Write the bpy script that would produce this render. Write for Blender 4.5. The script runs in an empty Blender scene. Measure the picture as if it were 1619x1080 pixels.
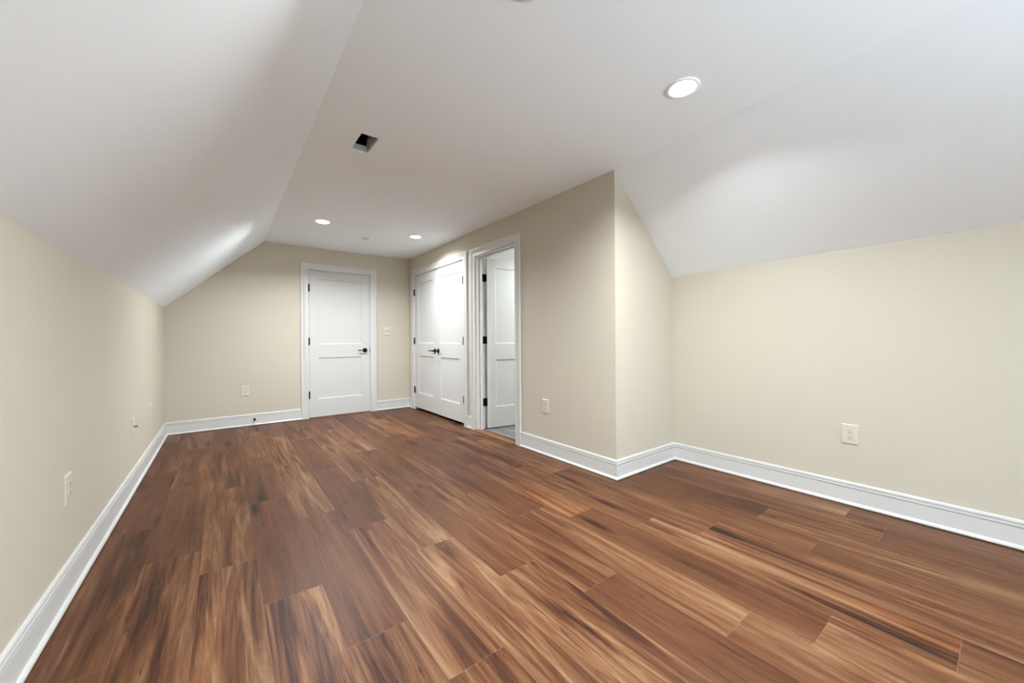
import bpy, bmesh, math, random
from mathutils import Vector, Matrix
from mathutils.geometry import tessellate_polygon

scn = bpy.context.scene
C = scn.collection
rnd = random.Random(7)

# ------------------------------------------------------------------ camera
F_PX, YAW, ROLL, CY = 599.80, 37.3026, -0.3816, 536.44
cam_d = bpy.data.cameras.new('camera')
cam = bpy.data.objects.new('camera', cam_d)
C.objects.link(cam)
y_, r_ = math.radians(YAW), math.radians(ROLL)
fw = Vector((math.sin(y_), math.cos(y_), 0))
rt0 = Vector((math.cos(y_), -math.sin(y_), 0))
up0 = Vector((0, 0, 1))
rt = math.cos(r_)*rt0 + math.sin(r_)*up0
up = -math.sin(r_)*rt0 + math.cos(r_)*up0
M = Matrix((rt, up, -fw)).transposed().to_4x4()
M.translation = Vector((0, 0, 1.07))
cam.matrix_world = M
cam_d.sensor_fit = 'HORIZONTAL'
cam_d.sensor_width = 36
cam_d.lens = F_PX/1619*36
cam_d.shift_y = -(540-CY)/1619
cam_d.clip_start = 0.02
scn.camera = cam

# ------------------------------------------------------------------ world, added fill light, exposure
w = bpy.data.worlds.new('world'); scn.world = w; w.use_nodes = True
bg = w.node_tree.nodes['Background']
bg.inputs[0].default_value = (0.80, 0.88, 1.0, 1); bg.inputs[1].default_value = 1.0
scn.view_settings.view_transform = 'Standard'
scn.view_settings.look = 'None'
scn.view_settings.gamma = 1
scn.view_settings.use_curve_mapping = False
scn.view_settings.exposure = 1.02
scn.cycles.max_bounces = 14
scn.cycles.diffuse_bounces = 10
scn.cycles.caustics_reflective = False
scn.cycles.caustics_refractive = False
scn.cycles.sample_clamp_indirect = 4

LAMP = 24.0           # watts of each ceiling light
FILL = 36.0            # added fill through an unseen window behind the camera

UPLIGHT = 9500.0       # added uplight outside the window, lifts the ceiling
def area(name, loc, rot, sx, sy, power, col):
    l = bpy.data.lights.new(name, 'AREA'); l.shape = 'RECTANGLE'
    l.size = sx; l.size_y = sy; l.energy = power; l.color = col
    o = bpy.data.objects.new(name, l); C.objects.link(o)
    o.location = loc; o.rotation_euler = rot
    return o
# fill light added at an unseen window in the wall behind the camera
area('window_fill', (1.475, -4.60, 1.27), (math.radians(90), 0, 0), 1.85, 1.45, FILL, (0.84, 0.93, 1.0))

# uplight added below the same window to brighten the ceiling
area('added_uplight', (1.6, -8.4, -1.2), (math.radians(180), 0, 0), 3.0, 7.0, UPLIGHT, (0.72, 0.88, 1.0))

# ------------------------------------------------------------------ dimensions (metres)
A = -0.5277      # left knee wall
D = 5.8212       # far wall
B = 2.3698       # partition wall
CC = 1.8143      # where the partition turns the corner
E = 3.1782       # right knee wall
N = -4.40        # wall behind the camera
H = 2.3522       # ceiling
KL = 1.456       # left knee wall height
R1 = 0.4299      # left crease
def KR(y): return 1.6135 + 0.0146*(CC-y)
def R2(y): return 2.371 - 0.0525*(CC-y)

# ------------------------------------------------------------------ materials
def new_mat(name):
    m = bpy.data.materials.new(name); m.use_nodes = True
    nt = m.node_tree; b = nt.nodes['Principled BSDF']
    return m, nt, b
def paint(name, col, rough, bump=0.02, scale=220, spec=0.3, mottle=0.0):
    m, nt, b = new_mat(name)
    b.inputs['Roughness'].default_value = rough
    b.inputs['Specular IOR Level'].default_value = spec
    tc = nt.nodes.new('ShaderNodeTexCoord')
    n = nt.nodes.new('ShaderNodeTexNoise'); n.inputs['Scale'].default_value = scale; n.inputs['Detail'].default_value = 3
    nt.links.new(tc.outputs['Object'], n.inputs['Vector'])
    bp = nt.nodes.new('ShaderNodeBump'); bp.inputs['Strength'].default_value = bump*5; bp.inputs['Distance'].default_value = 0.0006
    nt.links.new(n.outputs['Fac'], bp.inputs['Height']); nt.links.new(bp.outputs['Normal'], b.inputs['Normal'])
    n2 = nt.nodes.new('ShaderNodeTexNoise'); n2.inputs['Scale'].default_value = 1.7; n2.inputs['Detail'].default_value = 4
    nt.links.new(tc.outputs['Object'], n2.inputs['Vector'])
    mx = nt.nodes.new('ShaderNodeMix'); mx.data_type = 'RGBA'
    mx.inputs[6].default_value = tuple(c*(1-mottle) for c in col)+(1,)
    mx.inputs[7].default_value = tuple(min(1, c*(1+mottle)) for c in col)+(1,)
    nt.links.new(n2.outputs['Fac'], mx.inputs[0]); nt.links.new(mx.outputs[2], b.inputs['Base Color'])
    return m
M_wall = paint('wall_paint', (0.535, 0.489, 0.402), 0.62, mottle=0.012)
M_ceil = paint('ceiling_paint', (0.90, 0.955, 1.0), 0.9, spec=0.1)
M_trim = paint('trim_paint', (0.60, 0.592, 0.578), 0.35, bump=0.004, spec=0.45)
M_door = paint('door_paint', (0.58, 0.572, 0.556), 0.6, bump=0.006, spec=0.25)
M_plate = paint('plate_plastic', (0.585, 0.55, 0.47), 0.35, bump=0.0, spec=0.5)
M_white = paint('white_plastic', (0.93, 0.93, 0.92), 0.35, bump=0.0, spec=0.5)
M_bath = paint('bath_wall_paint', (0.86, 0.86, 0.84), 0.6)
M_black = paint('black_metal', (0.008, 0.007, 0.006), 0.6, bump=0.01, spec=0.08)
M_rubber = paint('black_rubber', (0.01, 0.01, 0.01), 0.8, bump=0.01)
M_slot = paint('dark_slot', (0.03, 0.028, 0.025), 0.8, bump=0.0)
M_grey = paint('grey_plastic', (0.12, 0.12, 0.12), 0.6, bump=0.0)
M_amber = paint('threshold_wood', (0.17, 0.075, 0.028), 0.45, bump=0.02)
M_sheet = paint('galvanised_sheet', (0.62, 0.65, 0.65), 0.5, bump=0.01)
M_sheet.node_tree.nodes['Principled BSDF'].inputs['Metallic'].default_value = 0.0
M_fibre = paint('torn_board', (0.42, 0.42, 0.42), 0.95, bump=0.2, scale=90, mottle=0.6)
M_dark = paint('duct_shade', (0.006, 0.006, 0.006), 0.95, bump=0.0)  # near-black colour paints the shade deep in the duct

def emit(name, col, s):
    m, nt, b = new_mat(name)
    b.inputs['Base Color'].default_value = (0.8, 0.8, 0.78, 1)
    b.inputs['Emission Color'].default_value = col+(1,)
    b.inputs['Emission Strength'].default_value = s
    return m
M_lamp = emit('lamp_diffuser', (1.0, 0.985, 0.95), 25)

def wood(name, stops, hi=1.0, rough=0.42, grey=False):
    """plank floor: UV = metres inside the plank, attribute 'plank' = (random, tone, contrast)"""
    m, nt, b = new_mat(name)
    L = nt.links.new
    def nd(t, **k):
        n = nt.nodes.new(t)
        for a, v in k.items(): setattr(n, a, v)
        return n
    def math_(op, a, bb=None, c=None):
        n = nd('ShaderNodeMath', operation=op)
        for i, v in enumerate((a, bb, c)):
            if v is None: continue
            if isinstance(v, (int, float)): n.inputs[i].default_value = v
            else: L(v, n.inputs[i])
        return n.outputs[0]
    uv = nd('ShaderNodeUVMap', uv_map='UVMap')
    at = nd('ShaderNodeAttribute', attribute_name='plank')
    s = nd('ShaderNodeSeparateXYZ'); L(uv.outputs[0], s.inputs[0])
    sa = nd('ShaderNodeSeparateColor'); L(at.outputs['Color'], sa.inputs[0])
    R_, T_, K_ = sa.outputs[0], sa.outputs[1], sa.outputs[2]
    U, V = s.outputs[0], s.outputs[1]
    off = math_('MULTIPLY', R_, 37.0)
    def vec(su, sv, zoff=0.0):
        c = nd('ShaderNodeCombineXYZ')
        L(math_('MULTIPLY_ADD', U, su, off), c.inputs[0])
        L(math_('MULTIPLY_ADD', V, sv, off), c.inputs[1])
        L(math_('ADD', off, zoff), c.inputs[2])
        return c.outputs[0]
    def noise(v, detail=3, rough_=0.5, dist=0.0):
        n = nd('ShaderNodeTexNoise'); n.inputs['Scale'].default_value = 1; n.inputs['Detail'].default_value = detail
        n.inputs['Roughness'].default_value = rough_; n.inputs['Distortion'].default_value = dist
        L(v, n.inputs['Vector']); return n.outputs['Fac']
    streak = noise(vec(16, 0.9), 6, 0.66, 1.6)
    broad = noise(vec(5.5, 0.7, 3.3), 2, 0.5, 0.4)
    fine = noise(vec(120, 3.0, 7.1), 5, 0.68, 0.8)
    grain = noise(vec(480, 11, 1.7), 2, 0.7)
    v = math_('SUBTRACT', streak, 0.5)
    v = math_('MULTIPLY', v, math_('MULTIPLY_ADD', K_, 1.9, 0.30))
    v2 = math_('MULTIPLY', math_('SUBTRACT', broad, 0.5), math_('MULTIPLY_ADD', K_, 1.1, 0.22))
    v = math_('ADD', v, v2)
    v = math_('ADD', v, math_('MULTIPLY', math_('SUBTRACT', fine, 0.5), 0.50))
    v = math_('ADD', v, math_('MULTIPLY', math_('SUBTRACT', grain, 0.5), 0.24))
    v = math_('ADD', v, math_('MULTIPLY_ADD', T_, 0.85, 0.125))
    # knots and the dark flare round them
    vo = nd('ShaderNodeTexVoronoi'); vo.inputs['Scale'].default_value = 1; vo.inputs['Randomness'].default_value = 1
    L(vec(6.5, 1.5, 5.0), vo.inputs['Vector'])
    kd = math_('ADD', vo.outputs['Distance'], math_('MULTIPLY', math_('SUBTRACT', fine, 0.5), 0.12))
    kn = nd('ShaderNodeMapRange'); kn.inputs[1].default_value = 0.03; kn.inputs[2].default_value = 0.30
    kn.inputs[3].default_value = 0.34; kn.inputs[4].default_value = 0.0; kn.interpolation_type = 'SMOOTHSTEP'
    L(kd, kn.inputs[0])
    sel = math_('GREATER_THAN', nt_sel(nt, vo), 0.55)
    v = math_('SUBTRACT', v, math_('MULTIPLY', kn.outputs[0], sel))
    # thin dark splits running with the grain
    cr = noise(vec(22, 0.9, 11.0), 2, 0.5, 0.6)
    crm = math_('LESS_THAN', math_('ABSOLUTE', math_('SUBTRACT', cr, 0.5)), 0.0045)
    crg = math_('GREATER_THAN', noise(vec(9, 2.2, 15.0), 1), 0.60)
    v = math_('SUBTRACT', v, math_('MULTIPLY', math_('MULTIPLY', crm, crg), 0.28))
    ramp = nd('ShaderNodeValToRGB'); cr_ = ramp.color_ramp
    cr_.elements[0].position = stops[0][0]; cr_.elements[0].color = stops[0][1]+(1,)
    cr_.elements[1].position = stops[-1][0]; cr_.elements[1].color = stops[-1][1]+(1,)
    for p_, c_ in stops[1:-1]:
        e = cr_.elements.new(p_); e.color = c_+(1,)
    L(v, ramp.inputs[0])
    col = ramp.outputs[0]
    if not grey:
        og = noise(vec(4.2, 0.55, 21.0), 2, 0.5, 0.5)
        om = nd('ShaderNodeMapRange'); om.inputs[1].default_value = 0.56; om.inputs[2].default_value = 0.74
        om.inputs[3].default_value = 0; om.inputs[4].default_value = 0.55
        L(og, om.inputs[0])
        mx = nd('ShaderNodeMix', data_type='RGBA', blend_type='MULTIPLY'); L(om.outputs[0], mx.inputs[0])
        L(col, mx.inputs[6]); mx.inputs[7].default_value = (1.25, 0.92, 0.62, 1)
        col = mx.outputs[2]
    # seams: UV runs 0..width, 0..length; second UV map holds distance helpers
    s2 = nd('ShaderNodeSeparateXYZ'); uv2 = nd('ShaderNodeUVMap', uv_map='edge'); L(uv2.outputs[0], s2.inputs[0])
    def edge(x, wd):   # x in metres from centre line mapped to distance to border
        mr = nd('ShaderNodeMapRange'); mr.inputs[1].default_value = 0.0; mr.inputs[2].default_value = wd
        mr.inputs[3].default_value = 1; mr.inputs[4].default_value = 0
        L(x, mr.inputs[0]); return mr.outputs[0]
    return m, nt, b, L, nd, math_, col, U, V, s2, edge, v, grain, rough
def nt_sel(nt, vo):
    s = nt.nodes.new('ShaderNodeSeparateColor'); nt.links.new(vo.outputs['Color'], s.inputs[0]); return s.outputs[0]

PW, PL, X0 = 0.2162, 1.187, 0.125
def finish_wood(t):
    m, nt, b, L, nd, math_, col, U, V, s2, edge, v, grain, rough = t
    # distance to the plank's long and short edges
    du = math_('SUBTRACT', PW/2, math_('ABSOLUTE', math_('SUBTRACT', U, PW/2)))
    dv = math_('SUBTRACT', PL/2, math_('ABSOLUTE', math_('SUBTRACT', V, PL/2)))
    seam_u = edge(du, 0.0011); seam_v = edge(dv, 0.0016)
    mx = nd('ShaderNodeMix', data_type='RGBA'); L(math_('MULTIPLY', seam_u, 0.75), mx.inputs[0])
    L(col, mx.inputs[6]); mx.inputs[7].default_value = (0.11, 0.055, 0.03, 1)
    mx2 = nd('ShaderNodeMix', data_type='RGBA'); L(math_('MULTIPLY', seam_v, 0.5), mx2.inputs[0])
    L(mx.outputs[2], mx2.inputs[6]); mx2.inputs[7].default_value = (0.24, 0.14, 0.09, 1)
    L(mx2.outputs[2], b.inputs['Base Color'])
    b.inputs['Roughness'].default_value = rough
    b.inputs['Specular IOR Level'].default_value = 0.20
    hgt = math_('ADD', math_('MULTIPLY', grain, 0.25), math_('MULTIPLY', v, 0.35))
    hgt = math_('SUBTRACT', hgt, math_('MULTIPLY', math_('MAXIMUM', seam_u, seam_v), 1.2))
    bp = nd('ShaderNodeBump'); bp.inputs['Strength'].default_value = 0.35; bp.inputs['Distance'].default_value = 0.0006
    L(hgt, bp.inputs['Height']); L(bp.outputs['Normal'], b.inputs['Normal'])
    return m
M_floor = finish_wood(wood('walnut_plank_floor', [
    (0.00, (0.011, 0.0034, 0.0016)), (0.20, (0.033, 0.0099, 0.0041)), (0.40, (0.078, 0.0265, 0.0104)),
    (0.56, (0.117, 0.0460, 0.0190)), (0.76, (0.172, 0.082, 0.0375)), (1.00, (0.24, 0.140, 0.072))]))
M_tile = finish_wood(wood('grey_plank_floor', [
    (0.0, (0.07, 0.07, 0.075)), (0.5, (0.15, 0.145, 0.145)), (1.0, (0.27, 0.26, 0.26))], rough=0.5, grey=True))

# ------------------------------------------------------------------ mesh helpers
def mesh_obj(name, bm, mat, parent=None, smooth=False):
    me = bpy.data.meshes.new(name)
    bmesh.ops.remove_doubles(bm, verts=bm.verts, dist=1e-6)
    bmesh.ops.recalc_face_normals(bm, faces=bm.faces)
    bm.to_mesh(me); bm.free()
    me.materials.append(mat)
    if smooth:
        for p in me.polygons: p.use_smooth = True
    o = bpy.data.objects.new(name, me); C.objects.link(o)
    if parent: o.parent = parent
    return o
def auto(o, ang=35):
    me = o.data
    bm = bmesh.new(); bm.from_mesh(me)
    for f in bm.faces: f.smooth = True
    for e in bm.edges:
        if len(e.link_faces) == 2 and e.calc_face_angle(0) > math.radians(ang): e.smooth = False
    bm.to_mesh(me); bm.free()
    return o
def box(bm, x0, x1, y0, y1, z0, z1):
    vs = [bm.verts.new((x, y, z)) for x in (x0, x1) for y in (y0, y1) for z in (z0, z1)]
    for f in ((0,1,3,2), (4,6,7,5), (0,4,5,1), (2,3,7,6), (0,2,6,4), (1,5,7,3)):
        bm.faces.new([vs[i] for i in f])
    return vs
def bev_box(bm, x0, x1, y0, y1, z0, z1, r=0.002, seg=2):
    b2 = bmesh.new(); box(b2, x0, x1, y0, y1, z0, z1)
    bmesh.ops.bevel(b2, geom=list(b2.edges), offset=r, segments=seg, affect='EDGES', profile=0.5)
    me = bpy.data.meshes.new('t'); b2.to_mesh(me); b2.free(); bm.from_mesh(me); bpy.data.meshes.remove(me)
def cyl(bm, p0, p1, r0, r1=None, n=24, cap=True):
    r1 = r0 if r1 is None else r1
    p0, p1 = Vector(p0), Vector(p1); d = (p1-p0).normalized()
    a = d.orthogonal().normalized(); b = d.cross(a)
    rings = []
    for p, r in ((p0, r0), (p1, r1)):
        rings.append([bm.verts.new(p+(a*math.cos(t)+b*math.sin(t))*r) for t in [2*math.pi*i/n for i in range(n)]])
    for i in range(n):
        j = (i+1) % n
        bm.faces.new((rings[0][i], rings[0][j], rings[1][j], rings[1][i]))
    if cap:
        bm.faces.new(rings[0]); bm.faces.new(rings[1])
def lathe(bm, org, ax, prof, n=32):
    """prof = [(distance along ax, radius)]"""
    org, d = Vector(org), Vector(ax).normalized()
    a = d.orthogonal().normalized(); b = d.cross(a)
    prev = None
    for h, r in prof:
        if r < 1e-6: ring = [bm.verts.new(org+d*h)]
        else: ring = [bm.verts.new(org+d*h+(a*math.cos(t)+b*math.sin(t))*r) for t in [2*math.pi*i/n for i in range(n)]]
        if prev:
            for i in range(n):
                j = (i+1) % n
                if len(ring) == 1 and len(prev) == 1: continue
                if len(ring) == 1: bm.faces.new((prev[i], prev[j], ring[0]))
                elif len(prev) == 1: bm.faces.new((prev[0], ring[j], ring[i]))
                else: bm.faces.new((prev[i], prev[j], ring[j], ring[i]))
        prev = ring
def poly_slab(bm, outer, holes, fn, t0, t1):
    """extrude a 2D polygon with holes: fn(u, v, t) -> xyz"""
    loops = [outer]+list(holes)
    tri = tessellate_polygon([[Vector((u, v, 0)) for u, v in lp] for lp in loops])
    flat = [q for lp in loops for q in lp]
    vs = [[bm.verts.new(fn(u, v, t)) for u, v in flat] for t in (t0, t1)]
    for t in tri:
        for s in (0, 1): bm.faces.new([vs[s][i] for i in t])
    k = 0
    for lp in loops:
        n = len(lp)
        for i in range(n):
            j = (i+1) % n
            bm.faces.new((vs[0][k+i], vs[0][k+j], vs[1][k+j], vs[1][k+i]))
        k += n
def sweep(bm, pts, prof, closed=False):
    """profile [(out, z)] along plan polyline pts [(x,y)]; 'out' is to the left of the direction; mitred"""
    n = len(pts); P = [Vector(p) for p in pts]
    rings = []
    for i in range(n):
        d0 = (P[i]-P[i-1]).normalized() if i > 0 else None
        d1 = (P[i+1]-P[i]).normalized() if i < n-1 else None
        n0 = Vector((-d0.y, d0.x)) if d0 else None
        n1 = Vector((-d1.y, d1.x)) if d1 else None
        if n0 and n1:
            m = (n0+n1); m = m/ (m.dot(n0))
        else: m = n0 or n1
        rings.append([bm.verts.new((P[i].x+m.x*o, P[i].y+m.y*o, z)) for o, z in prof])
    k = len(prof)
    for i in range(n-1):
        for j in range(k):
            j2 = (j+1) % k
            bm.faces.new((rings[i][j], rings[i+1][j], rings[i+1][j2], rings[i][j2]))
    bm.faces.new(rings[0]); bm.faces.new(rings[-1])
def empty(name, loc=(0, 0, 0)):
    o = bpy.data.objects.new(name, None); C.objects.link(o); o.location = loc; o.empty_display_size = 0.1
    return o
def tag(o, label=None, cat=None, group=None, kind=None):
    if label: o['label'] = label
    if cat: o['category'] = cat
    if group: o['group'] = group
    if kind: o['kind'] = kind
    return o
def struct(name, bm, mat, label, cat):
    return tag(mesh_obj(name, bm, mat), label, cat, kind='structure')

# ------------------------------------------------------------------ floor
def plank_floor(name, mat, x0, x1, y0, y1, z, phases, tones, pw, pl, xo, thick, label, swap=False):
    bm = bmesh.new(); uvl = bm.loops.layers.uv.new('UVMap'); uv2 = bm.loops.layers.uv.new('edge')
    col = bm.loops.layers.float_color.new('plank')
    k0 = math.floor((x0-xo)/pw); k1 = math.ceil((x1-xo)/pw)
    for k in range(k0, k1):
        a, b_ = max(x0, xo+k*pw), min(x1, xo+(k+1)*pw)
        if b_-a < 1e-5: continue
        ph = phases.get(k, rnd.random()*pl)
        j = math.floor((y0-ph)/pl)
        while ph+j*pl < y1:
            c, d_ = max(y0, ph+j*pl), min(y1, ph+(j+1)*pl)
            r = (rnd.random(), 0, 0)
            tone, con = tones.get((k, j), (None, None))
            if tone is None:
                if rnd.random() < 0.35: tone, con = 0.36+rnd.uniform(-.04, .05), 0.12
                else: tone, con = 0.50+rnd.uniform(-.06, .06), rnd.uniform(.5, .9)
            if d_-c > 1e-5:
                vs = [bm.verts.new(q) for q in ((a, c, z), (b_, c, z), (b_, d_, z), (a, d_, z))]
                f = bm.faces.new(vs)
                for lp in f.loops:
                    lp[uvl].uv = (lp.vert.co.x-(xo+k*pw), lp.vert.co.y-(ph+j*pl))
                    lp[col] = (r[0], tone, con, 1)
            j += 1
    # slab below
    for q in (((x0, y0, z), (x0, y1, z), (x0, y1, z-thick), (x0, y0, z-thick)), ((x1, y0, z), (x1, y1, z), (x1, y1, z-thick), (x1, y0, z-thick)),
              ((x0, y0, z), (x1, y0, z), (x1, y0, z-thick), (x0, y0, z-thick)), ((x0, y1, z), (x1, y1, z), (x1, y1, z-thick), (x0, y1, z-thick)),
              ((x0, y0, z-thick), (x1, y0, z-thick), (x1, y1, z-thick), (x0, y1, z-thick))):
        bm.faces.new([bm.verts.new(p) for p in q])
    me = bpy.data.meshes.new(name); bm.to_mesh(me); bm.free(); me.materials.append(mat)
    o = bpy.data.objects.new(name, me); C.objects.link(o)
    return tag(o, label, 'floor', kind='structure')

PH = {-3: 2.988, -2: 2.51, -1: 2.25, 0: 1.832, 1: 1.397, 2: 1.073, 3: 1.83, 4: 1.397, 5: 1.095, 6: 0.62, 7: 0.418,
      8: 0.107, 9: 1.03, 10: 0.612, 11: 0.916, 12: 0.422, 13: 0.604, 14: 0.9}
DK, MD, LT = (0.34, 0.10), (0.47, 0.55), (0.60, 0.85)
TN = {(0, 0): (0.345, .08), (0, 1): (0.36, .25), (0, -1): (0.50, 1.0), (1, 0): (0.37, .15), (1, 1): (0.50, .7), (1, -1): (0.47, .95),
      (2, 0): (0.52, .75), (2, 1): (0.33, .12), (2, -1): (0.46, .8), (3, 0): (0.53, .8), (3, -1): (0.52, 1.0), (3, 1): (0.5, .6),
      (4, 0): (0.40, .35), (4, -1): (0.52, .9), (4, 1): (0.40, .3), (5, -1): (0.36, .2), (5, 0): (0.50, .7), (5, 1): (0.47, .6),
      (6, 1): (0.37, .22), (6, 0): (0.53, .75), (6, -1): (0.50, .55), (7, 0): (0.38, .3), (7, 1): (0.55, .6), (7, -1): (0.5, .75),
      (8, 0): (0.47, .7), (8, -1): (0.45, .6), (8, 1): (0.5, .5), (9, 0): (0.40, .4), (9, -1): (0.50, .5), (10, -1): (0.39, .45),
      (10, 0): (0.37, .25), (11, 0): (0.33, .15), (11, -1): (0.47, .5), (12, 0): (0.43, .5), (12, -1): (0.38, .45), (13, -1): (0.36, .35),
      (-1, 0): (0.47, .6), (-1, -1): (0.47, .95), (-2, 0): (0.34, .12), (-2, -1): (0.47, .85), (-3, 0): (0.33, .15), (-3, -1): (0.38, .5),
      (-3, 1): (0.36, .3), (-2, 1): (0.42, .5), (-1, 1): (0.4, .5), (0, 2): (0.4, .4)}
plank_floor('floor', M_floor, A-0.1, E+0.1, N-0.1, D+1.4, 0.0, PH, TN, PW, PL, X0, 0.05,
            'glossy reddish-brown wood plank floor with light and dark streaks')
# grey floor of the bathroom, a few millimetres higher
plank_floor('floor', M_tile, B+0.09, B+1.7, 2.0, 3.93, 0.006, {}, {}, 0.2162, PL, 2.45, 0.02,
            'grey wood-look plank floor seen through the open bathroom door')

# ------------------------------------------------------------------ walls
WT = 0.12
# door openings
FX0, FX1, FZ = 0.928, 1.760, 2.045          # far door opening
CY0, CY1, CZ = 4.080, 5.612, 2.060          # closet opening
BY0, BY1, BZ = 3.050, 3.812, 2.050          # bathroom opening
bm = bmesh.new(); poly_slab(bm, [(N-0.1, -0.04), (D+WT, -0.04), (D+WT, KL), (N-0.1, KL)], [], lambda u, v, t: (A-t, u, v), 0, WT)
struct('wall_left', bm, M_wall, 'low beige knee wall along the left side under the sloped ceiling', 'wall')
bm = bmesh.new()
poly_slab(bm, [(A, -0.04), (FX0, -0.04), (FX0, FZ), (FX1, FZ), (FX1, -0.04), (B+WT, -0.04), (B+WT, H), (R1, H), (A, KL)], [], lambda u, v, t: (u, D+t, v), 0, WT)
struct('wall_back', bm, M_wall, 'beige far wall with the closed white door and a sloped left top edge', 'wall')
bm = bmesh.new()
poly_slab(bm, [(CC, -0.04), (BY0, -0.04), (BY0, BZ), (BY1, BZ), (BY1, -0.04), (CY0, -0.04), (CY0, CZ), (CY1, CZ), (CY1, -0.04), (D, -0.04), (D, H+.04), (CC, H+.04)],
          [], lambda u, v, t: (B+t, u, v), 0, WT)
struct('wall_partition', bm, M_wall, 'full-height beige wall holding the closet doors and the open bathroom doorway', 'wall')
bm = bmesh.new()
poly_slab(bm, [(B+WT, -0.04), (E, -0.04), (E, KR(CC)), (B, H), (B+.0, H+.03), (B+WT, H+.03)][:3]+[(E, KR(CC)), (B+WT, H-(H-KR(CC))*WT/(E-B))], [], lambda u, v, t: (u, CC+t, v), 0, WT)
struct('wall_return', bm, M_wall, 'short bright beige wall facing the camera beside the right knee wall', 'wall')
bm = bmesh.new()
vs = []
for x in (E, E+WT):
    for (y, z) in ((N-.1, -.04), (CC+WT, -.04), (CC+WT, KR(CC+WT)), (N-.1, KR(N-.1))): vs.append(bm.verts.new((x, y, z)))
for f in ((0,1,2,3), (4,5,6,7), (0,1,5,4), (1,2,6,5), (2,3,7,6), (3,0,4,7)): bm.faces.new([vs[i] for i in f])
struct('wall_right', bm, M_wall, 'low beige knee wall on the right with one outlet', 'wall')
bm = bmesh.new()
WX0, WX1, WZ0, WZ1 = 0.60, 2.35, 0.55, 1.98
poly_slab(bm, [(A, -0.04), (E, -0.04), (E, KR(N)), (R2(N), H), (R1, H), (A, KL)], [[(WX0, WZ0), (WX0, WZ1), (WX1, WZ1), (WX1, WZ0)]], lambda u, v, t: (u, N-t, v), 0, WT)
struct('wall_front', bm, M_wall, 'beige gable wall behind the camera with the added window', 'wall')
bm = bmesh.new()
for q in ((WX0, WX0+.04, WZ0, WZ1), (WX1-.04, WX1, WZ0, WZ1), (WX0+.04, WX1-.04, WZ0, WZ0+.04), (WX0+.04, WX1-.04, WZ1-.04, WZ1), ((WX0+WX1)/2-.02, (WX0+WX1)/2+.02, WZ0+.04, WZ1-.04)):
    box(bm, q[0], q[1], N-.08, N-.03, q[2], q[3])
struct('added_window', bm, M_trim, 'unseen white two-sash window added behind the camera to let fill light in', 'window')  # unseen window, added and sized to even out the light

# ------------------------------------------------------------------ ceiling (flat part with the duct cut-out, two slopes)
HX0, HX1, HY0, HY1 = 0.690, 0.797, 2.430, 2.679
hole = []
hr = random.Random(3)
def hedge(p, q, n, j):
    for i in range(n):
        t = i/n; x = p[0]+(q[0]-p[0])*t; y = p[1]+(q[1]-p[1])*t
        k = 0 if i == 0 else j
        hole.append((x+hr.uniform(-k, k), y+hr.uniform(-k, k)))
hedge((HX0, HY0), (HX1, HY0), 8, .0012); hedge((HX1, HY0), (HX1, HY1), 26, .0035)
hedge((HX1, HY1), (HX0, HY1), 5, .0006); hedge((HX0, HY1), (HX0, HY0), 10, .001)
bm = bmesh.new()
Y1 = D+1.4
poly_slab(bm, [(R1, N-.12), (R2(N-.12), N-.12), (R2(CC), CC), (B+1.8, CC+.0), (B+1.8, Y1), (R1, Y1)], [hole], lambda u, v, t: (u, v, H+t), 0, 0.013)
def warp_slab(bm, a, b, ys, th):
    """a(y), b(y) -> (x, z) lower and upper edge of a slope"""
    rows = []
    for y in ys:
        (xa, za), (xb, zb) = a(y), b(y)
        rows.append([bm.verts.new((xa, y, za)), bm.verts.new((xb, y, zb)), bm.verts.new((xb, y, zb+th)), bm.verts.new((xa, y, za+th))])
    for r, s in zip(rows, rows[1:]):
        for i in range(4): bm.faces.new((r[i], r[(i+1) % 4], s[(i+1) % 4], s[i]))
    bm.faces.new(rows[0]); bm.faces.new(rows[-1])
sl = (H-KL)/(R1-A)
warp_slab(bm, lambda y: (A-.12, KL-.12*sl), lambda y: (R1, H), [N-.12, D+.12], .05)
ys = [N-.12+(CC-N+.12)*i/60 for i in range(61)]
def rs(y):
    k = (H-KR(y))/(E-R2(y)); return (E+.12, KR(y)-.12*k)
rows = []
for y in ys:
    (xa, za), (xb, zb) = rs(y), (R2(y), H)
    rows.append([bm.verts.new((xa+(xb-xa)*i/10, y, za+(zb-za)*i/10)) for i in range(11)])
for r, s in zip(rows, rows[1:]):
    for i in range(10): bm.faces.new((r[i], r[i+1], s[i+1], s[i]))
for q in ([rows[0][0], rows[-1][0]], [rows[0][-1], rows[-1][-1]]): pass
tp = [[bm.verts.new((v.co.x, v.co.y, v.co.z+.05)) for v in (r[0], r[-1])] for r in (rows[0], rows[-1])]
bm.faces.new((tp[0][0], tp[0][1], tp[1][1], tp[1][0]))
ceil = struct('ceiling', bm, M_ceil, 'white attic ceiling, flat in the middle and sloping down on both sides', 'ceiling')
# roof deck above keeps the sky out of the joints
bm = bmesh.new(); box(bm, A-1, B+2.2, N-.5, D+2, H+.35, H+.40)
struct('roof_deck', bm, M_dark, 'dark roof deck above the ceiling', 'roof')

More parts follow.
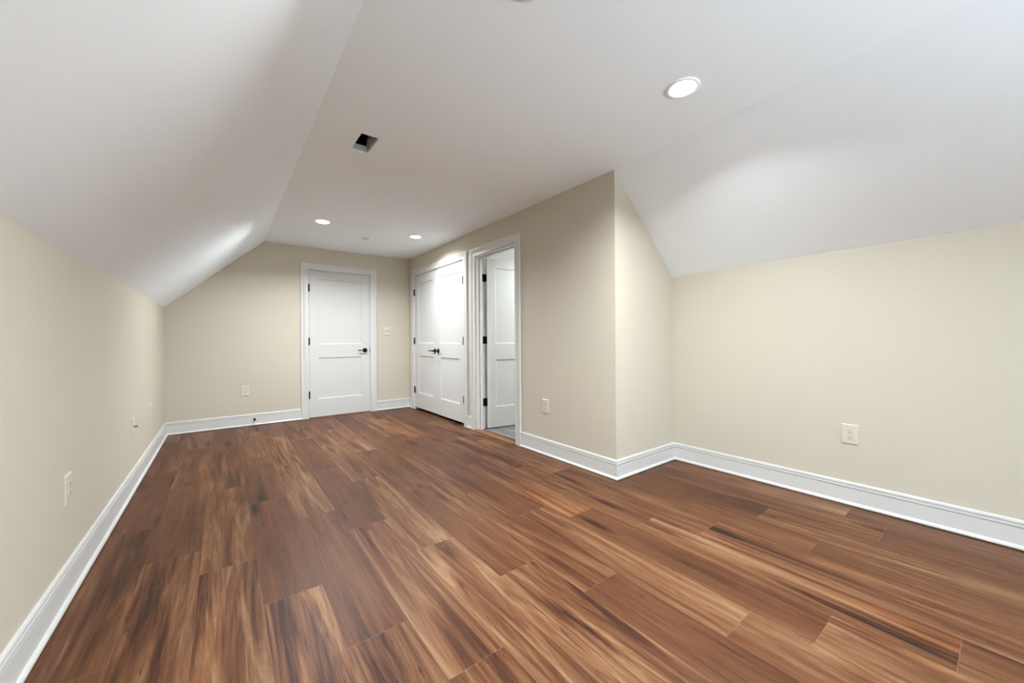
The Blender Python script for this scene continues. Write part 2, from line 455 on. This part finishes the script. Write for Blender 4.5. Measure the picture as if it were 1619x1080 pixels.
# ------------------------------------------------------------------ rooms behind the doors
bm = bmesh.new()
box(bm, B+WT, B+1.75, 3.93, 3.97, -.02, H); box(bm, B+1.7, B+1.75, CC, 3.93, -.02, H); box(bm, B+WT, B+1.7, 1.95, 2.0, -.02, H)
struct('wall_bathroom', bm, M_bath, 'white bathroom walls glimpsed through the open doorway', 'wall')
bm = bmesh.new()
box(bm, B+.8, B+.85, 3.97, D+.1, -.02, H); box(bm, B+WT, B+.8, D+.05, D+.1, -.02, H)
struct('wall_closet', bm, M_wall, 'closet walls behind the double doors', 'wall')
bm = bmesh.new()
box(bm, .4, .45, D+WT, D+1.4, -.02, H); box(bm, 2.3, 2.35, D+WT, D+1.4, -.02, H); box(bm, .45, 2.3, D+1.35, D+1.4, -.02, H)
struct('wall_hall', bm, M_wall, 'hall walls behind the closed far door', 'wall')

# ------------------------------------------------------------------ trim
BASE = [(0, .004), (.0255, .004), (.0265, .008), (.0245, .015), (.0195, .0215), (.0145, .0235), (.0142, .1090), (.0045, .1092), (.0045, .1126), (.0145, .1130),
        (.0138, .1265), (.0035, .1268), (.0035, .1300), (.0108, .1304), (.0100, .1400), (.0065, .1465), (.0, .1475)]
def base(name, pts, label):
    bm = bmesh.new(); sweep(bm, pts, BASE)
    return struct(name, bm, M_trim, label, 'baseboard')
base('baseboard_left', [(FX0-.088, D), (A, D), (A, N)], 'white baseboard along the left knee wall and the left part of the far wall')
base('baseboard_back', [(B, CY1+.088), (B, D), (FX1+.088, D)], 'white baseboard between the far door and the closet corner')
base('baseboard_partition', [(B, BY1+.088), (B, CY0-.086)], 'tiny white baseboard piece between closet casing and bathroom casing')
base('baseboard_right', [(E, N), (E, CC), (B, CC), (B, BY0-.088)], 'white baseboard wrapping the bright corner and the right knee wall')

# casing: profile (across from inner edge, out of wall)
CAS = [(0, 0), (0, .010), (.004, .0135), (.014, .0135), (.018, .0115), (.060, .0135), (.066, .0185), (.072, .0205), (.088, .0205), (.090, .018), (.090, 0)]
def casing(name, u0, u1, zt, fn, label, zb=0.0):
    """fn(u, z, out): u along wall"""
    bm = bmesh.new()
    path = [((u0, zb), (-1, 0)), ((u0, zt), (-1, 1)), ((u1, zt), (1, 1)), ((u1, zb), (1, 0))]
    rings = [[bm.verts.new(fn(p[0]+m[0]*a, p[1]+m[1]*a, o)) for a, o in CAS] for p, m in path]
    k = len(CAS)
    for r, s in zip(rings, rings[1:]):
        for j in range(k): bm.faces.new((r[j], r[(j+1) % k], s[(j+1) % k], s[j]))
    bm.faces.new(rings[0]); bm.faces.new(rings[-1])
    return auto(struct(name, bm, M_trim, label, 'door casing'), 40)
REV = 0.001
casing('trim_1', FX0-.0+REV, FX1-REV, FZ-REV, lambda u, z, o: (u, D-o, z), 'white casing around the closed far door')
casing('trim_2', CY0-.0+REV, CY1-REV, CZ-REV, lambda u, z, o: (B-o, u, z), 'white casing around the double closet doors')
casing('trim_3', BY0-.0+REV, BY1-REV, BZ-REV, lambda u, z, o: (B-o, u, z), 'white casing around the open bathroom doorway')
def jamb(name, u0, u1, zt, fn, label, t=0.010, stop=(.040, .075), depth=WT):
    bm = bmesh.new()
    def bx(a, b, c, d, o0, o1):
        P = [fn(u, z, o) for u in (a, b) for z in (c, d) for o in (o0, o1)]
        xs, ys_, zs = zip(*P); box(bm, min(xs), max(xs), min(ys_), max(ys_), min(zs), max(zs))
    bx(u0, u0+t, 0, zt-t, 0, -depth); bx(u1-t, u1, 0, zt-t, 0, -depth); bx(u0, u1, zt-t, zt, 0, -depth)
    s0, s1 = stop
    bx(u0+t, u0+t+.011, 0, zt-t-.011, -s0, -s1); bx(u1-t-.011, u1-t, 0, zt-t-.011, -s0, -s1); bx(u0+t, u1-t, zt-t-.011, zt-t, -s0, -s1)
    return struct(name, bm, M_trim, label, 'door jamb')
jamb('trim_4', FX0, FX1, FZ, lambda u, z, o: (u, D-o, z), 'white jamb inside the far door casing', t=.008)
jamb('trim_5', CY0, CY1, CZ, lambda u, z, o: (B-o, u, z), 'white jamb inside the closet casing', t=.008)
jamb('trim_6', BY0, BY1, BZ, lambda u, z, o: (B-o, u, z), 'white jamb lining the bathroom doorway', t=.012, stop=(.045, .080))
bm = bmesh.new()
sweep(bm, [(B+.022, BY0+.002), (B+.022, BY1-.002)][::-1], [(0, 0), (-.0, .010), (-.006, .016), (-.04, .015), (-.066, .009), (-.066, 0)])
bmesh.ops.translate(bm, verts=bm.verts, vec=(0, 0, 0.0))
struct('trim_7', bm, M_amber, 'brown wooden threshold strip in the bathroom doorway', 'threshold')

# ------------------------------------------------------------------ doors
def slab(w, z0, z1, th, panels):
    """door leaf: local x 0..w, y 0 (front) .. th, z; two recessed shaker panels on both faces"""
    bm = bmesh.new()
    for side in (0, 1):
        y = 0 if side == 0 else th
        s = 1 if side == 0 else -1
        xs = [0, panels[0][0], panels[0][1], w]
        zs = [z0]+sorted([q for p in panels for q in (p[2], p[3])])+[z1]
        for i in range(3):
            for j in range(len(zs)-1):
                if i == 1 and j in (1, 3): continue
                bm.faces.new([bm.verts.new(q) for q in ((xs[i], y, zs[j]), (xs[i+1], y, zs[j]), (xs[i+1], y, zs[j+1]), (xs[i], y, zs[j+1]))])
        for (a, b_, c, d_) in panels:
            rings = [(0, 0), (0.0015, .0035), (.010, .0065), (.0115, .010)]
            pr = None
            for ins, dep in rings:
                yy = y+s*dep
                r = [bm.verts.new(q) for q in ((a+ins, yy, c+ins), (b_-ins, yy, c+ins), (b_-ins, yy, d_-ins), (a+ins, yy, d_-ins))]
                if pr:
                    for k in range(4): bm.faces.new((pr[k], pr[(k+1) % 4], r[(k+1) % 4], r[k]))
                pr = r
            bm.faces.new(pr)
    for q in (((0, 0, z0), (0, th, z0), (0, th, z1), (0, 0, z1)), ((w, 0, z0), (w, th, z0), (w, th, z1), (w, 0, z1)),
              ((0, 0, z0), (w, 0, z0), (w, th, z0), (0, th, z0)), ((0, 0, z1), (w, 0, z1), (w, th, z1), (0, th, z1))):
        bm.faces.new([bm.verts.new(p) for p in q])
    return bm
def knuckle(root, x, y, z, side=1):
    """closed hinge: barrel proud of the door face with a sliver of each leaf"""
    bm = bmesh.new()
    cyl(bm, (x, y-.0095, z-.048), (x, y-.0095, z+.048), .0085, n=16)
    cyl(bm, (x, y-.0065, z+.048), (x, y-.0065, z+.054), .0045, n=12); cyl(bm, (x, y-.0065, z-.054), (x, y-.0065, z-.048), .0045, n=12)
    box(bm, x-.0120, x+.0120, y-.0045, y-.0005, z-.046, z+.046)
    return mesh_obj('hinge', bm, M_black, root)
def lever(root, x, y, z, d, out=-1):
    """round rose at (x, y, z) on the face, lever pointing d along x"""
    h = empty('door_handle', (x, y, z)); h.parent = root
    bm = bmesh.new(); lathe(bm, (0, 0, 0), (0, out, 0), [(0, 0), (0, .033), (.004, .033), (.008, .030), (.0095, .024), (.0095, 0)])
    auto(mesh_obj('rose', bm, M_black, h))
    bm = bmesh.new()
    cyl(bm, (0, out*.008, 0), (0, out*.052, 0), .0105, n=20)
    segs = 12; pr = None
    for i in range(segs+1):
        t = i/segs; xx = d*(-.012+.125*t); wz = .0085-.0018*t; wy = .0055
        if i in (0, segs): wz *= .6; wy *= .6
        yy = out*(.050 - .004*math.sin(t*math.pi))
        r = [Vector((xx, yy+wy*math.cos(a), wz*math.sin(a))) for a in [2*math.pi*k/12 for k in range(12)]]
        r = [bm.verts.new(v) for v in r]
        if pr:
            for k in range(12): bm.faces.new((pr[k], pr[(k+1) % 12], r[(k+1) % 12], r[k]))
        else: bm.faces.new(r)
        pr = r
    bm.faces.new(pr)
    auto(mesh_obj('lever', bm, M_black, h), 50)
    return h
def door(name, w, z0, z1, panels, label, hinges, handle=None, hside=0, th=.035):
    root = empty(name); tag(root, label, 'door', kind='structure')
    mesh_obj('door_slab', slab(w, z0, z1, th, panels), M_door, root)
    for z in hinges: knuckle(root, hside*w+(-.0015 if hside == 0 else .0015), 0, z)
    if handle: lever(root, *handle)
    return root
# far door
FD0, FDW = FX0+.0105, FX1-FX0-.021
PANEL = lambda a, b: [(a, b, .258, .830), (a, b, 1.018, 1.927)]
d1 = door('door_1', FDW, .012, FZ-.0115, PANEL(.115, FDW-.112), 'closed white two-panel door in the far wall with a black lever',
          (1.794, 1.058, .321), handle=(FDW-.068, 0, .921, -1))
d1.location = (FD0, D+.002, 0)
bm = bmesh.new(); box(bm, FDW-.001, FDW+.006, -.003, .0, .885, .955)
mesh_obj('strike_plate', bm, M_black, d1)
# closet leaves: local x runs toward -y of the room, seen from the room
CW = (CY1-CY0-.016-.0055)/2-.0015
Rz = math.radians(-90)
d2 = door('door_2', CW, .034, CZ-.0115, PANEL(.130, CW-.105), 'left closet door leaf, white with two panels, next to the far corner',
          (1.802, 1.055, .300), handle=(CW-.052, 0, .915, -1))
d2.rotation_euler = (0, 0, Rz); d2.location = (B+.004, CY1-.0095, 0)
d3 = door('door_3', CW, .034, CZ-.0115, PANEL(.118, CW-.112), 'right closet door leaf, white with two panels, beside the bathroom casing',
          (1.804, 1.054, .325), handle=(.052, 0, .915, 1), hside=1)
d3.rotation_euler = (0, 0, Rz); d3.location = (B+.000, CY0+.0095+CW, 0)
for d_, x in ((d2, CW-.035), (d3, .035)):
    bm = bmesh.new(); box(bm, x-.022, x+.022, -.0015, .020, CZ-.0125, CZ-.0085)
    mesh_obj('ball_catch', bm, M_black, d_)
# bathroom door, swung open into the bathroom, hinged on the far jamb
BW = BY1-BY0-.030
d4 = empty('door_4'); tag(d4, 'white two-panel bathroom door standing open inside the doorway', 'door', kind='structure')
mesh_obj('door_slab', slab(BW, .016, BZ-.016, .035, PANEL(.112, BW-.112)), M_door, d4)
ang = math.radians(-8.0)
d4.rotation_euler = (0, 0, ang)
d4.location = (B+WT+.006+.0, BY1-.050, 0)
for z in (1.803, 1.062, .322):
    h = bmesh.new()
    box(h, -.0025, .0, .002, .033, z-.045, z+.045)
    cyl(h, (-.004, .040, z-.047), (-.004, .040, z+.047), .0065, n=16)
    mesh_obj('hinge', h, M_black, d4)
jl = []
for z in (1.803, 1.062, .322):
    bm = bmesh.new(); box(bm, B+WT-.036, B+WT-.001, BY1-.0145, BY1-.012, z-.045, z+.045)
    o = mesh_obj('hinge_plate', bm, M_black)
    o.parent = d4; jl.append(o)
bpy.context.view_layer.update()
for o in jl: o.matrix_parent_inverse = d4.matrix_world.inverted()
h = empty('door_handle', (BW-.06, 0, .92)); h.parent = d4
bm = bmesh.new(); lathe(bm, (0, 0, 0), (0, -1, 0), [(0, 0), (0, .033), (.004, .033), (.008, .030), (.0095, .024), (.0095, 0)]); auto(mesh_obj('rose', bm, M_black, h))
bm = bmesh.new(); cyl(bm, (0, -.008, 0), (0, -.052, 0), .0105, n=20); bev_box(bm, -.11, .010, -.056, -.045, -.008, .008, .003); mesh_obj('lever', bm, M_black, h)

# ------------------------------------------------------------------ outlets, switch, coax plate
def frame(o, loc, facing):
    """facing: wall normal into the room; local x right as seen from the room, y out of wall, z up"""
    rot = {'-y': 0, '+x': 90, '-x': -90}[facing]
    o.location = loc; o.rotation_euler = (0, 0, math.radians(rot))
def plate(root, w, h, mat, t=.0065):
    bm = bmesh.new()
    pr = None
    for ins, out in ((0, 0), (0, .0025), (.0028, .0055), (.0065, t)):
        r = [bm.verts.new(q) for q in ((-w/2+ins, -out, -h/2+ins), (w/2-ins, -out, -h/2+ins), (w/2-ins, -out, h/2-ins), (-w/2+ins, -out, h/2-ins))]
        if pr:
            for k in range(4): bm.faces.new((pr[k], pr[(k+1) % 4], r[(k+1) % 4], r[k]))
        else: bm.faces.new(r)
        pr = r
    bm.faces.new(pr)
    return mesh_obj('cover_plate', bm, mat, root)
def outlet(name, loc, facing, label, w=.083, h=.127, mat=M_plate):
    root = empty(name); frame(root, loc, facing); tag(root, label, 'outlet', 'wall outlets')
    plate(root, w, h, mat)
    for z in (.0195, -.0195):
        bm = bmesh.new()
        pts = []
        for i in range(28):
            a = 2*math.pi*i/28; x = .0172*math.cos(a); zz = max(-.0135, min(.0135, .0172*math.sin(a))); pts.append((x, zz))
        poly_slab(bm, pts, [], lambda u, v, t: (u, -t, z+v), .006, .0088)
        f = mesh_obj('socket', bm, mat, root)
        bm = bmesh.new()
        box(bm, -.0078, -.0052, -.0091, -.0070, z-.0005, z+.0085); box(bm, .0052, .0078, -.0091, -.0070, z+.0005, z+.0080)
        cyl(bm, (0, -.0070, z-.0072), (0, -.0091, z-.0072), .0027, n=14)
        mesh_obj('slots', bm, M_slot, f)
    bm = bmesh.new(); lathe(bm, (0, -.006, 0), (0, -1, 0), [(0, 0), (0, .0032), (.001, .003), (.0015, .0015), (.0016, 0)], 14)
    mesh_obj('screw', bm, mat, root)
    return root
outlet('wall_outlet', (.216, D, .444), '-y', 'cream duplex outlet low on the far wall left of the closed door')
outlet('wall_outlet', (B, 2.602, .450), '-x', 'cream duplex outlet between the bathroom doorway and the bright corner')
outlet('wall_outlet', (E, .622, .451), '-x', 'cream duplex outlet on the right knee wall')
outlet('wall_outlet', (A, 2.420, .449), '+x', 'cream duplex outlet on the left knee wall, nearest to the camera')
outlet('wall_outlet', (A, 4.725, .452), '+x', 'cream duplex outlet at the far end of the left knee wall')
# cable plate with its black connector
root = empty('cable_plate'); frame(root, (A, 3.885, .450), '+x')
tag(root, 'cream wall plate with a protruding black cable connector on the left knee wall', 'cable plate')
plate(root, .078, .125, M_plate)
bm = bmesh.new(); cyl(bm, (0, -.006, 0), (0, -.010, 0), .008, n=6); cyl(bm, (0, -.010, 0), (0, -.028, 0), .0055, n=18)
mesh_obj('connector', bm, M_grey, root)
# double toggle switch
root = empty('light_switch'); frame(root, (2.010, D, 1.206), '-y')
tag(root, 'cream double toggle light switch between the far door and the corner', 'light switch')
plate(root, .116, .127, M_plate)
for x in (-.023, .023):
    bm = bmesh.new(); box(bm, x-.0055, x+.0055, -.0072, -.0060, -.0125, .0125); mesh_obj('toggle_slot', bm, M_slot, root)
    bm = bmesh.new()
    vs = [bm.verts.new(q) for q in ((x-.004, -.006, -.008), (x+.004, -.006, -.008), (x+.004, -.006, .006), (x-.004, -.006, .006),
                                    (x-.0035, -.018, .004), (x+.0035, -.018, .004), (x+.0035, -.018, .010), (x-.0035, -.018, .010))]
    for f in ((0,1,2,3), (4,5,6,7), (0,1,5,4), (1,2,6,5), (2,3,7,6), (3,0,4,7)): bm.faces.new([vs[i] for i in f])
    mesh_obj('toggle', bm, M_plate, root)

# door stop screwed to the far baseboard
root = empty('door_stop', (.313, D-.0142, .080)); tag(root, 'small black door stop screwed to the far baseboard', 'door stop')
bm = bmesh.new(); lathe(bm, (0, 0, 0), (0, -1, 0), [(0, 0), (0, .0125), (.003, .012), (.006, .007), (.055, .006), (.055, 0)], 20); auto(mesh_obj('rod', bm, M_black, root))
bm = bmesh.new(); lathe(bm, (0, -.053, 0), (0, -1, 0), [(0, 0), (0, .011), (.012, .0115), (.017, .009), (.018, 0)], 20); auto(mesh_obj('rubber_tip', bm, M_rubber, root))

# ------------------------------------------------------------------ ceiling fixtures
def downlight(loc, label, watts=LAMP, r=.062, name='ceiling_light', group='round recessed ceiling lights'):
    root = empty(name, loc); tag(root, label, 'ceiling light', group)
    bm = bmesh.new(); lathe(bm, (0, 0, 0), (0, 0, -1), [(0, r+.018), (.004, r+.0175), (.0065, r+.013), (.0065, r+.003), (.0035, r), (0, r)], 48)
    # close the ring
    auto(mesh_obj('trim_ring', bm, M_white, root), 50)
    bm = bmesh.new(); lathe(bm, (0, 0, 0), (0, 0, -1), [(0.0, r-.0004), (.0042, r-.0004), (.0052, r*.8), (.0056, r*.4), (.0057, 0)], 48)
    mesh_obj('lens', bm, M_lamp, root, smooth=True)
    l = bpy.data.lights.new('downlight_beam', 'AREA'); l.shape = 'DISK'; l.size = 2*r-.004
    l.energy = watts; l.color = (0.90, 0.97, 1.0); l.spread = math.radians(150)
    o = bpy.data.objects.new('downlight_beam', l); C.objects.link(o); o.parent = root; o.location = (0, 0, -.0075)
    return root
downlight((1.880, 1.010, H), 'lit round recessed light nearest the camera on the right side of the ceiling', LAMP*0.8)
downlight((.868, 1.040, H), 'lit round recessed light cut off by the top edge of the photo', LAMP*0.85)
downlight((.862, 4.478, H), 'lit round recessed light at the far end of the ceiling, left of the smoke detector')
downlight((1.910, 4.465, H), 'lit round recessed light at the far end, near the closet doors', LAMP*0.42)
downlight((B+.95, 3.05, H), 'unseen round recessed light added inside the bathroom to brighten its door', LAMP*0.6, group='added bathroom lights')  # unseen lamp, added to brighten the open bathroom door
downlight((1.35, D+.75, H), 'unseen round recessed light added behind the closed door to light the gap below it', LAMP, group='added hall lights')  # unseen lamp, added so light shows under the far door
# smoke detector
root = empty('smoke_detector', (1.452, 4.90, H)); tag(root, 'small white round smoke detector between the two far ceiling lights', 'smoke detector')
bm = bmesh.new(); lathe(bm, (0, 0, 0), (0, 0, -1), [(0, 0), (0, .068), (.010, .068), (.013, .066), (.013, 0)], 40); auto(mesh_obj('mounting_base', bm, M_white, root), 40)
bm = bmesh.new(); lathe(bm, (0, 0, -.013), (0, 0, -1), [(0, .050), (.006, .050)], 40); mesh_obj('vent_band', bm, M_slot, root)
bm = bmesh.new(); lathe(bm, (0, 0, -.019), (0, 0, -1), [(0, 0), (0, .064), (.008, .062), (.016, .052), (.020, .035), (.021, 0)], 40); auto(mesh_obj('cover', bm, M_white, root), 40)
bm = bmesh.new()
cyl(bm, (-.030, -.044, -.028), (-.030, -.044, -.0345), .008, n=14)
mesh_obj('test_button', bm, M_grey, root)
# duct boot above the cut-out
root = empty('duct_boot', (HX0, HY0, H)); tag(root, 'open rectangular vent hole cut in the ceiling with bare metal duct inside', 'vent opening')
w_, l_ = HX1-HX0, HY1-HY0
def sheet(name, mat, *b):
    bm = bmesh.new(); box(bm, *b); return mesh_obj(name, bm, mat, root)
z0 = .0135
sheet('end_panel', M_sheet, -.004, w_+.004, l_+.0005, l_+.002, z0, .052)
sheet('end_shade', M_dark, -.004, w_+.004, l_+.002, l_+.004, z0, .26)  # black sheets stand in for shade above the metal panel
sheet('end_shade', M_dark, -.004, w_+.004, -.004, -.002, z0, .26)
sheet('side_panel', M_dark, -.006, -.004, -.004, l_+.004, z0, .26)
sheet('top_shade', M_dark, -.004, w_+.004, -.002, l_+.002, .25, .258)
# crumpled insulation wrap along the right side
bm = bmesh.new(); nx, nz = 26, 14
g = [[bm.verts.new((w_+.004-.0*hr.random()-hr.uniform(0, .012)*(1 if 0 < j else .3), -.002+(l_+.002)*i/nx, z0+(.055+.035*math.sin(i*.9)*math.sin(i*.37))*j/nz)) for j in range(nz+1)] for i in range(nx+1)]
for i in range(nx):
    for j in range(nz): bm.faces.new((g[i][j], g[i+1][j], g[i+1][j+1], g[i][j+1]))
gb = [[bm.verts.new((w_+.010, -.002+(l_+.002)*i/nx, z0+.235*j/nz)) for j in (0, nz)] for i in (0, nx)]
bm.faces.new((gb[0][0], gb[0][1], gb[1][1], gb[1][0]))
mesh_obj('insulation_wrap', bm, M_fibre, root)
